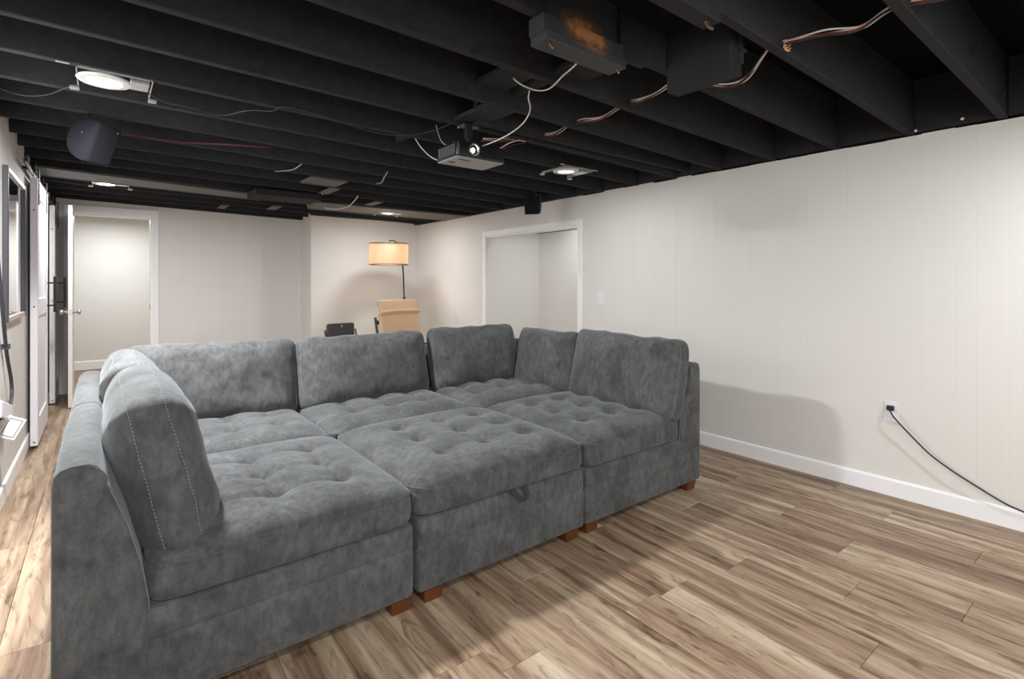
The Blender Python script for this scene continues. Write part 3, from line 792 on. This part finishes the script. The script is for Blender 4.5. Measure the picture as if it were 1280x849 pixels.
# tag hangs from the cord, turned to the room
tg = thing('paper_tag', (-.40, 4.02, .5), 'white paper tag with dark border hanging from the cord', 'tag')
mtg = Matrix.Translation((-.405, 4.02, .475)) @ Matrix.Rotation(math.radians(-4), 4, 'Z') @ Matrix.Rotation(math.radians(26), 4, 'Y')
obj('card', MB().box(-.040, .040, -.001, .001, -.06, .06, 0, 1, mtg), M['paper'], tg)
bd = MB()
for (a, b2, c, d) in ((-.030, .030, .046, .049), (-.030, .030, -.049, -.046), (-.030, -.027, -.046, .046), (.027, .030, -.046, .046)): bd.box(a, b2, -.0018, -.0011, c, d, 0, 1, mtg)
obj('printed_border', bd, M['ink'], tg)
obj('string', MB().tube([mtg @ Vector((0, 0, .055)), (-.42, 4.03, .548)], .0012, 5), M['wire_white'], tg)

# ------------------------------------------------------------------ right wall: switch, outlet, cord
sw = thing('light_switch', (XR, 3.39, 1.08), 'white rocker light switch on right wall beside the doorway', 'switch')
obj('plate', MB().box(XR-.005, XR, 3.353, 3.427, 1.083, 1.203, .003, 2), M['white_plastic'], sw)
obj('rocker', MB().box(XR-.009, XR-.005, 3.374, 3.406, 1.11, 1.177, .002), M['white_plastic'], sw)
ol = thing('wall_outlet', (XR, 1.055, .45), 'white duplex outlet on right wall with black cord plugged in', 'outlet')
obj('plate', MB().box(XR-.006, XR, 1.017, 1.093, .442, .572, .004, 2), M['white_plastic'], ol)
for zz in (.475, .535):
    so = obj('socket', MB().box(XR-.0085, XR-.006, 1.037, 1.073, zz-.018, zz+.018, .004, 2), M['white_plastic'], ol)
    sl = MB()
    for yy in (1.048, 1.062): sl.box(XR-.0088, XR-.0084, yy-.0012, yy+.0012, zz-.002, zz+.009)
    sl.lathe([(.0025, 0), (.0025, .0004)], Matrix.Translation((XR-.0084, 1.055, zz-.010)) @ Matrix.Rotation(-PI/2, 4, 'Y'), 8)
    s2 = obj('slots', sl, M['hole'], so)
obj('screw', MB().lathe([(.0035, 0), (.0035, .001)], Matrix.Translation((XR-.006, 1.055, .505)) @ Matrix.Rotation(-PI/2, 4, 'Y'), 8), M['nickel'], ol)
pc = thing('long_black_cable', (XR-.02, 1.0, .1), 'black power cord running from the outlet down along right wall', 'cord')
obj('plug', MB().box(XR-.034, XR-.0085, 1.038, 1.074, .518, .548, .006, 2).tube([(XR-.034, 1.056, .533), (XR-.05, 1.053, .526)], .0065, 8), M['black'], pc, True, auto=40)
cp = [(XR-.045, 1.053, .528), (XR-.06, 1.035, .50), (XR-.055, 1.00, .455), (XR-.05, .94, .39), (XR-.045, .86, .31), (XR-.045, .76, .243), (XR-.04, .655, .185), (XR-.035, .545, .13), (XR-.03, .45, .10), (XR-.04, .3, .03), (XR-.06, .1, .006), (XR-.09, -.4, .006)]
obj('cable', MB().tube(spline(cp, 6), .0046, 8), M['wire_black'], pc, True)

# ------------------------------------------------------------------ ceiling lights
def downlight(label, x, y, lit, flip=1, power=None):
    z = zb(x)-.012
    t = thing('recessed_light', (x, y, z), label, 'light', 'round downlights in the open ceiling')
    tz = Matrix.Translation((x, y, z))
    obj('trim_ring', MB().lathe([(.066, .0), (.070, -.006), (.098, -.004), (.104, .002), (.104, .006), (.066, .006)], tz, 36, False), M['ring'], t, True, auto=40)
    obj('diffuser', MB().lathe([(.0, -.001), (.0668, -.001), (.0668, .003)], tz, 32, False), M['lens_glow' if lit else 'lens_dim'], t)
    obj('can', MB().lathe([(.085, .007), (.085, .016), (.05, .02), (.0, .02)], tz, 28, False), M['steel'], t)
    f = flip
    obj('mounting_bar', MB().box(x-.10, x+.18, y-.122, y-.116, z+.004, z+.016).box(x-.165, x-.12, y-.122, y-.104, z+.014, z+.018).box(x+.19, x+.235, y-.122, y-.104, z+.014, z+.018), M['steel'], t)
    obj('mounting_bar', MB().box(x-.10, x-.096, y-.122, y+.17, z, z+.018), M['steel'], t)
    obj('mounting_bar', MB().box(x+.176, x+.18, y-.122, y+.17, z, z+.018), M['steel'], t)
    obj('junction_box', MB().box(x+.095, x+.168, y-.075, y+.035, z-.004, z+.035, .003), M['steel'], t)
    obj('foot_clip', MB().box(x-.13, x-.094, y+.14, y+.17, z-.016, z-.002, .002), M['steel'], t)
    obj('foot_clip', MB().box(x+.174, x+.21, y+.14, y+.17, z-.016, z-.002, .002), M['steel'], t)
    l = area('downlight_lamp', (x, y, z-.02), .2, power or DOWN_W)
    return t
downlight('glowing round downlight with steel bracket, the nearest one at top left', 0.003, 3.07, True, power=90)
downlight('far left downlight seen edge on, near the back doorway', 0.015, 6.26, True)
downlight('round white downlight between joists right of the projector', 2.86, 2.955, False, power=7)
downlight('small bright downlight above the floor lamp at far end', 2.83, 6.14, True, power=13)

# ------------------------------------------------------------------ projector
px0, px1, py0, py1, pz0, pz1 = 1.53, 1.855, 2.435, 2.66, 1.985, 2.075
pj = thing('projector', (1.69, 2.55, pz0), 'black projector with lit lens hanging from joists on a mount', 'projector')
obj('body', MB().box(px0, px1, py0, py1, pz0+.006, pz1, .010, 3), M['proj'], pj, True, auto=45)
obj('underside', MB().box(px0+.004, px1-.004, py0+.004, py1-.004, pz0, pz0+.006, .002), M['proj_under'], pj)
obj('hatch', MB().box(px0+.05, px0+.12, py0+.05, py0+.065, pz0-.001, pz0), M['hole'], pj)
obj('hatch', MB().box(px0+.03, px0+.07, py0+.13, py0+.15, pz0-.001, pz0), M['hole'], pj)
v = MB()
for k in range(9): v.box(px0-.001, px0+.004, py0+.03+k*.02, py0+.04+k*.02, pz0+.02, pz1-.014)
obj('side_vent', v, M['duct'], pj)
v = MB()
for k in range(4): v.box(px1-.055+k*.012, px1-.05+k*.012, py0-.0012, py0+.004, pz0+.02, pz1-.012)
obj('front_vent', v, M['duct_dark'], pj)
obj('trim_strip', MB().box(px0+.005, px0+.010, py0-.0015, py0+.004, pz0+.012, pz1-.008), M['nickel'], pj)
lm = Matrix.Translation((px0+.105, py0, 2.035)) @ Matrix.Rotation(PI/2, 4, 'X')
obj('lens_ring', MB().lathe([(.026, -.004), (.033, .0), (.036, .012), (.034, .018), (.028, .018), (.025, .008)], lm, 28, False), M['nickel'], pj, True)
obj('lens', MB().lathe([(.0, .004), (.012, .005), (.0125, .002)], lm @ Matrix.Translation((-.004, -.004, 0)), 20, False), M['proj_lamp'], pj)
obj('lens_glass', MB().lathe([(.0, .002), (.026, .002)], lm, 24, False), M['proj'], pj)
mt_x, mt_y = 1.655, 2.53
obj('ceiling_plate', MB().box(mt_x-.055, mt_x+.055, mt_y-.05, mt_y+.03, 2.186, 2.196, .002), M['black'], pj)
obj('mount_pole', MB().box(mt_x-.02, mt_x+.02, mt_y-.03, mt_y, 2.12, 2.187, .003).tube([(mt_x, mt_y-.01, 2.125), (mt_x, mt_y-.01, 2.07)], .012, 10), M['black'], pj)
obj('mount_arms', MB().tube([(px0+.07, py0+.05, 2.074), (mt_x, mt_y-.01, 2.098), (px1-.06, py1-.05, 2.074)], .006, 8).tube([(px0+.07, py1-.04, 2.074), (mt_x, mt_y-.01, 2.098), (px1-.07, py0+.05, 2.074)], .006, 8), M['black'], pj)
for (dx, dy) in ((-.045, -.04), (.045, -.04), (-.045, .02), (.045, .02)):
    obj('bolt', MB().lathe([(.006, 0), (.006, -.005), (.002, -.007)], Matrix.Translation((mt_x+dx, mt_y+dy, 2.186)), 8), M['nickel'], pj)

# ------------------------------------------------------------------ speakers
def speaker(label, loc, rotz, tilt, sc=1.0):
    """D shaped surround speaker: flat grille on local -y, rounded back, height about .23"""
    t = thing('surround_speaker', loc, label, 'speaker', 'black surround speakers near the ceiling')
    mt = Matrix.Translation(loc) @ Matrix.Rotation(rotz, 4, 'Z') @ Matrix.Rotation(tilt, 4, 'X') @ Matrix.Scale(sc, 4)
    hh, dp, wd = .115, .135, .165
    def D(k, x):
        P = [(x, .0, -hh*k), (x, .012, -hh*k)]
        for i in range(1, 12):
            a = -PI/2+PI*i/12; P.append((x, .012+(dp-.012)*math.cos(a)**.8*k, hh*math.sin(a)*k))
        return P+[(x, .012, hh*k), (x, .0, hh*k)]
    rings = [D(.93, -wd/2), D(.985, -wd/2+.004), D(1, -wd/2+.012), D(1, wd/2-.012), D(.985, wd/2-.004), D(.93, wd/2)]
    obj('cabinet', MB().loft(rings, mt), M['speaker'], t, True, auto=40)
    g = []
    for (y, i) in ((-.0005, 0), (-.010, .001), (-.014, .006), (-.014, .02)):
        g.append([(x, y, z) for x, z, _ in [(p[0], p[1], 0) for p in rr_loop(-wd/2+i, wd/2-i, -hh+i, hh-i, 0, .014, 3)]])
    obj('grille', MB().loft(g, mt), M['grille'], t, True, auto=40)
    for (xx, zz) in ((-wd/2, .03), (wd/2-.03, .09)):
        m2 = mt @ Matrix.Translation((xx, .06, zz)) @ Matrix.Rotation(-PI/2, 4, 'Y') if xx < -.08 else mt @ Matrix.Translation((xx, -.014, zz)) @ Matrix.Rotation(PI/2, 4, 'X')
        obj('screw', MB().lathe([(.004, 0), (.004, .002)], m2, 8), M['nickel'], t)
    return t, mt
t, mt = speaker('black D shaped speaker hanging below the nearest downlight at upper left', (-.005, 3.69, 2.055), math.radians(52), math.radians(20))
obj('bracket', MB().tube([mt @ Vector((0, .10, .06)), mt @ Vector((0, .11, .11)), (-.07, 3.758, zb(0)+.0)], .009, 8), M['black'], t)
t, mt = speaker('small black speaker hanging in front of the right wall above doorway', (3.17, 3.735, 2.03), math.radians(-52), math.radians(8), .86)
obj('bracket', MB().tube([mt @ Vector((0, .10, .06)), mt @ Vector((0, .11, .11)), (3.235, 3.76, zb(3.23)+.0)], .010, 8), M['black'], t)

# ------------------------------------------------------------------ wires
def wire(name, label, strands, cat='cable'):
    pts = strands[0][0]
    t = thing(name, tuple(pts[0]), label, cat)
    for p, r, mat in strands: obj('strand', MB().tube(spline(p, 6), r, 6), M[mat], t, True)
    return t
wire('looped_cable', 'short white cable curving under joists behind the rusty plate', [([(1.50, 1.90, 2.24), (1.522, 1.867, 2.205), (1.60, 1.85, 2.192), (1.628, 1.79, 2.19), (1.59, 1.66, 2.20), (1.567, 1.56, 2.21), (1.56, 1.5, 2.25)], .0035, 'wire_white')])
wire('projector_cable', 'white cable arching from a joist to the projector top', [([(1.64, 1.95, 2.23), (1.651, 1.971, 2.2), (1.705, 2.023, 2.165), (1.75, 2.139, 2.132), (1.73, 2.26, 2.09), (1.70, 2.42, 2.068), (1.70, 2.50, 2.078)], .0035, 'wire_white')])
wire('projector_cable', 'tan and black cable pair leaving the projector on the right', [([(1.83, 2.52, 2.07), (1.85, 2.47, 2.085), (1.90, 2.44, 2.12), (2.0, 2.48, 2.16), (2.11, 2.55, 2.185)], .0035, 'wire_copper'), ([(1.83, 2.54, 2.07), (1.86, 2.49, 2.08), (1.92, 2.47, 2.11), (2.02, 2.51, 2.15), (2.12, 2.57, 2.18)], .0035, 'wire_black')])
wire('projector_cable', 'white cable drooping from a joist to the projector left corner', [([(1.555, 3.01, 2.24), (1.569, 2.993, 2.202), (1.59, 2.95, 2.14), (1.62, 2.88, 2.075), (1.63, 2.76, 2.03), (1.62, 2.662, 2.03)], .0035, 'wire_white')])
wire('projector_cable', 'short grey cable looping behind the projector', [([(1.56, 2.72, 2.23), (1.555, 2.69, 2.18), (1.553, 2.65, 2.12), (1.57, 2.60, 2.078), (1.60, 2.57, 2.075)], .0035, 'wire_grey')])
def bundle(pts, name, label, cols):
    S = []
    for k, (mat, dx, dz, r) in enumerate(cols):
        S.append(([(x+dx*(.35+.65*math.sin(i*1.9+k)**2), y, z+.028+dz*(.4+.6*math.cos(i*1.3+k)**2)) for i, (x, y, z) in enumerate(pts)], r, mat))
    return wire(name, label, S)
bp_ = [(2.14, .30, 2.20), (2.125, .42, 2.175), (2.105, .55, 2.195), (2.13, .62, 2.20), (2.13, .70, 2.178), (2.10, .80, 2.182), (2.075, .925, 2.195), (2.08, .98, 2.21), (2.11, 1.04, 2.185), (2.18, 1.15, 2.145), (2.20, 1.25, 2.14), (2.14, 1.34, 2.18), (2.09, 1.40, 2.20), (2.10, 1.55, 2.175), (2.12, 1.67, 2.18), (2.15, 1.78, 2.195), (2.15, 1.95, 2.17), (2.145, 2.09, 2.18), (2.16, 2.2, 2.195), (2.165, 2.35, 2.17), (2.16, 2.46, 2.185), (2.14, 2.58, 2.195), (2.05, 2.70, 2.185), (1.95, 2.8, 2.2)]
bundle(bp_, 'speaker_wire', 'bundle of white, copper and dark red wires threaded through the joists', [('wire_white', .02, .018, .0036), ('wire_red', -.014, -.010, .003), ('wire_copper', .006, .0, .0046), ('wire_white', .03, .004, .003), ('wire_black', -.02, -.02, .003)])
wf = thing('copper_wire_ends', (2.07, .925, 2.18), 'frayed copper wire ends poking out where the wire bundle enters joist', 'wire')
mbw = MB()
for k in range(9):
    a = k*.7
    mbw.tube([(2.07, .936, 2.20), (2.07+.016*math.cos(a), .925, 2.20+.016*math.sin(a)), (2.07+.02*math.cos(a+.6), .915, 2.198+.02*math.sin(a+.6))], .0018, 5)
obj('strands', mbw, M['copper'], wf)
wire('black_cable', 'thin black cable sagging under joists by the left wall', [([(XL+.01, 3.42, 2.26), (-.397, 3.529, 2.236), (-.315, 3.56, 2.228), (-.219, 3.47, 2.228), (-.136, 3.305, 2.235), (-.05, 3.2, 2.25)], .004, 'wire_black')])
wire('long_grey_cable', 'long thin grey cable draped under joists from downlight to projector', [([(.17, 3.13, 2.225), (.25, 3.17, 2.205), (.328, 3.174, 2.205), (.499, 3.21, 2.20), (.61, 3.08, 2.215), (.713, 3.0, 2.213), (.749, 2.90, 2.215), (.924, 2.875, 2.20), (1.219, 2.92, 2.18), (1.396, 2.87, 2.17), (1.53, 2.76, 2.19), (1.6, 2.6, 2.22)], .0026, 'cord')])
wire('speaker_lead', 'red and black speaker lead stretched from the left speaker', [([(-.02, 3.76, 2.16), (.03, 4.0, 2.222), (.12, 4.072, 2.226), (.267, 4.08, 2.222), (.42, 4.05, 2.218), (.675, 3.9, 2.214), (.9, 3.82, 2.214)], .003, 'wire_red'), ([(-.02, 3.77, 2.155), (.03, 4.01, 2.216), (.12, 4.08, 2.221), (.267, 4.088, 2.217), (.42, 4.06, 2.213), (.675, 3.91, 2.210), (.9, 3.83, 2.21)], .003, 'wire_black')])
wire('far_cable', 'white cable hanging across duct box at the far end', [([(1.83, 6.0, 2.18), (1.80, 5.85, 2.165), (1.773, 5.55, 2.17), (1.76, 5.365, 2.195), (1.75, 5.1, 2.21)], .006, 'wire_white')])
wire('far_cable', 'white cable curling against right grey duct panel at far end', [([(2.05, 6.2, 2.17), (2.16, 6.12, 2.155), (2.18, 5.789, 2.15), (2.12, 5.4, 2.18), (2.1, 5.3, 2.2)], .006, 'wire_white')])
wire('grey_rope', 'short pale cable bits tied between joists behind the projector', [([(1.98, 4.6, 2.21), (1.96, 4.4, 2.185), (1.9, 4.2, 2.195), (1.86, 4.05, 2.21)], .006, 'wire_grey')])
wire('cable_drop', 'short pale cable hanging below joists left of the projector', [([(1.22, 4.2, 2.22), (1.19, 4.33, 2.19), (1.15, 4.5, 2.20), (1.13, 4.65, 2.22)], .005, 'wire_grey')])

# ------------------------------------------------------------------ floor lamp
lp = thing('floor_lamp', (3.30, 6.62, 0), 'arc floor lamp with lit drum shade in the far corner', 'lamp')
sc_ = Vector((2.96, 6.4, 1.66)); R = .25
obj('shade', MB().lathe([(R, -.135), (R, .135), (R-.003, .135), (R-.003, -.135), (R, -.135)], Matrix.Translation(sc_), 48, False), M['shade'], lp, True, auto=40)
for zz in (-.137, .137): obj('shade_rim', MB().tube([sc_+Vector((R*math.cos(2*PI*k/48), R*math.sin(2*PI*k/48), zz)) for k in range(48)], .006, 6, True), M['darkwood'], lp, True)
obj('bulb', MB().lathe([(.012, .05), (.016, .03), (.03, 0), (.032, -.02), (.022, -.045), (.0, -.055)], Matrix.Translation(sc_), 16, False), emis('lamp_bulb', (1, .85, .68, 1), 10), lp, True)
obj('spider', MB().tube([sc_+Vector((-R, 0, .13)), sc_+Vector((R, 0, .13))], .003, 6).tube([sc_+Vector((0, -R, .13)), sc_+Vector((0, R, .13))], .003, 6).tube([sc_+Vector((0, 0, .04)), sc_+Vector((0, 0, .16))], .012, 8), M['brass'], lp)
obj('arm', MB().tube(spline([(3.29, 6.62, .95), (3.285, 6.62, 1.2), (3.25, 6.58, 1.5), (3.18, 6.53, 1.75), (3.08, 6.46, 1.835), (2.98, 6.41, 1.835), (2.96, 6.4, 1.81)], 8), .010, 10), M['black'], lp, True)
obj('pole', MB().tube([(3.30, 6.62, .02), (3.292, 6.62, 1.0)], .015, 10).tube([(3.292, 6.62, 1.0), (3.29, 6.62, 1.09)], .019, 10), M['black'], lp, True)
obj('base', MB().lathe([(.15, 0.001), (.15, .018), (.14, .025), (.02, .03)], Matrix.Translation((3.30, 6.62, 0)), 32), M['black'], lp, True, auto=40)
pl = bpy.data.lights.new('lamp_bulb_light', 'POINT'); pl.energy = 5; pl.color = (1, .83, .66); pl.shadow_soft_size = .06
po = bpy.data.objects.new('lamp_bulb_light', pl); COL.objects.link(po); po.location = sc_+Vector((0, 0, -.02))

# ------------------------------------------------------------------ tan lounge chair
ch = thing('lounge_chair', (2.93, 5.75, 0), 'tan leather lounge chair with headrest behind the sofa', 'armchair')
mtc = Matrix.Translation((2.93, 5.78, 0)) @ Matrix.Rotation(math.radians(8), 4, 'Z')
def pad(pts, w, th):
    """long cushion swept along a side profile (y,z)"""
    rings = []
    P = spline([(0, y, z) for y, z in pts], 6)
    for i, p in enumerate(P):
        tt = (P[min(i+1, len(P)-1)]-P[max(i-1, 0)]).normalized(); nn = Vector((0, -tt.z, tt.y))
        R = []
        for k in range(20):
            a = 2*PI*k/20; c, s = math.cos(a), math.sin(a)
            q = (abs(c)**6+abs(s)**2.6)**(1/4.2)
            e = 1 if 0 < i < len(P)-1 else .7
            R.append(tuple(p+Vector((c/max(q, .6)*w/2*.98*(e*.03+.97), 0, 0))+nn*s*th/2*e))
        rings.append(R)
    return MB().loft(rings, mtc)
obj('back_pad', pad([(.02, .38), (.10, .55), (.17, .72), (.225, .9)], .57, .075), M['leather'], ch, True)
obj('seat_pad', pad([(-.50, .42), (-.30, .41), (-.1, .36), (.01, .37)], .57, .09), M['leather'], ch, True)
obj('headrest', pad([(.165, .905), (.185, .935), (.21, 1.0), (.235, 1.06)], .575, .12), M['leather'], ch, True)
for sx in (-1, 1):
    fr = [(sx*.32, -.42, .02), (sx*.32, -.45, .2), (sx*.32, -.46, .42), (sx*.32, -.38, .52), (sx*.32, -.1, .53), (sx*.32, .15, .50)]
    mbf = MB(); q = spline(fr, 6)
    for a, c in zip(q, q[1:]):
        d = (c-a).normalized(); nn = Vector((0, -d.z, d.y))*.009
        mbf.raw([a+nn+Vector((-.025, 0, 0)), a-nn+Vector((-.025, 0, 0)), a-nn+Vector((.025, 0, 0)), a+nn+Vector((.025, 0, 0)), c+nn+Vector((-.025, 0, 0)), c-nn+Vector((-.025, 0, 0)), c-nn+Vector((.025, 0, 0)), c+nn+Vector((.025, 0, 0))],
                [(0, 1, 2, 3), (4, 5, 6, 7), (0, 1, 5, 4), (1, 2, 6, 5), (2, 3, 7, 6), (3, 0, 4, 7)], mtc)
    obj('arm', mbf, M['darkwood'], ch)
    obj('runner', MB().box(sx*.32-.025, sx*.32+.025, -.43, .42, .001, .022, .004, 1, mtc), M['darkwood'], ch)
    bp2 = [(sx*.295, .36, .02), (sx*.295, .30, .2), (sx*.295, .12, .32), (sx*.295, .16, .5), (sx*.295, .23, .70), (sx*.295, .27, .86)]
    obj('back_rail', MB().tube([mtc @ v for v in spline(bp2, 5)], .016, 8), M['darkwood'], ch, True)
for zz, yy in ((.30, .10), (.55, .18), (.80, .245)):
    obj('slat', MB().box(-.295, .295, yy-.008, yy+.008, zz-.025, zz+.025, .003, 1, mtc), M['darkwood'], ch)

# dark folding chair left of it
fc = thing('folding_chair', (2.17, 6.0, 0), 'dark grey chair back showing above the sofa left of tan chair', 'chair')
RR = [(p[0], p[1]) for p in rr_loop(-.17, .17, -.09, .09, 0, .03, 4)]
mfc = Matrix.Translation((2.17, 6.0, .725)) @ Matrix.Rotation(math.radians(6), 4, 'Z')
obj('backrest', MB().loft([[(x*s, d-.02*(1-(x/.17)**2), z*s) for x, z in RR] for d, s in ((-.012, .96), (-.006, 1), (.006, 1), (.012, .96))], mfc), M['dark_plastic'], fc)
obj('emblem', MB().box(-.003, .003, -.036, -.030, .045, .072, 0, 1, mfc), M['white_plastic'], fc)
obj('seat', MB().box(1.985, 2.355, 5.58, 5.95, .42, .445, .01, 2), M['dark_plastic'], fc)
for sx in (-1, 1):
    xx = 2.17+sx*.178
    obj('leg', MB().tube([(xx, 5.60, .011), (xx, 5.80, .43), (xx, 5.99, .70), (xx, 6.0, .74)], .011, 8), M['dark_plastic'], fc)
    obj('leg', MB().tube([(xx+sx*.024, 6.05, .011), (xx+sx*.024, 5.70, .42)], .011, 8), M['dark_plastic'], fc)
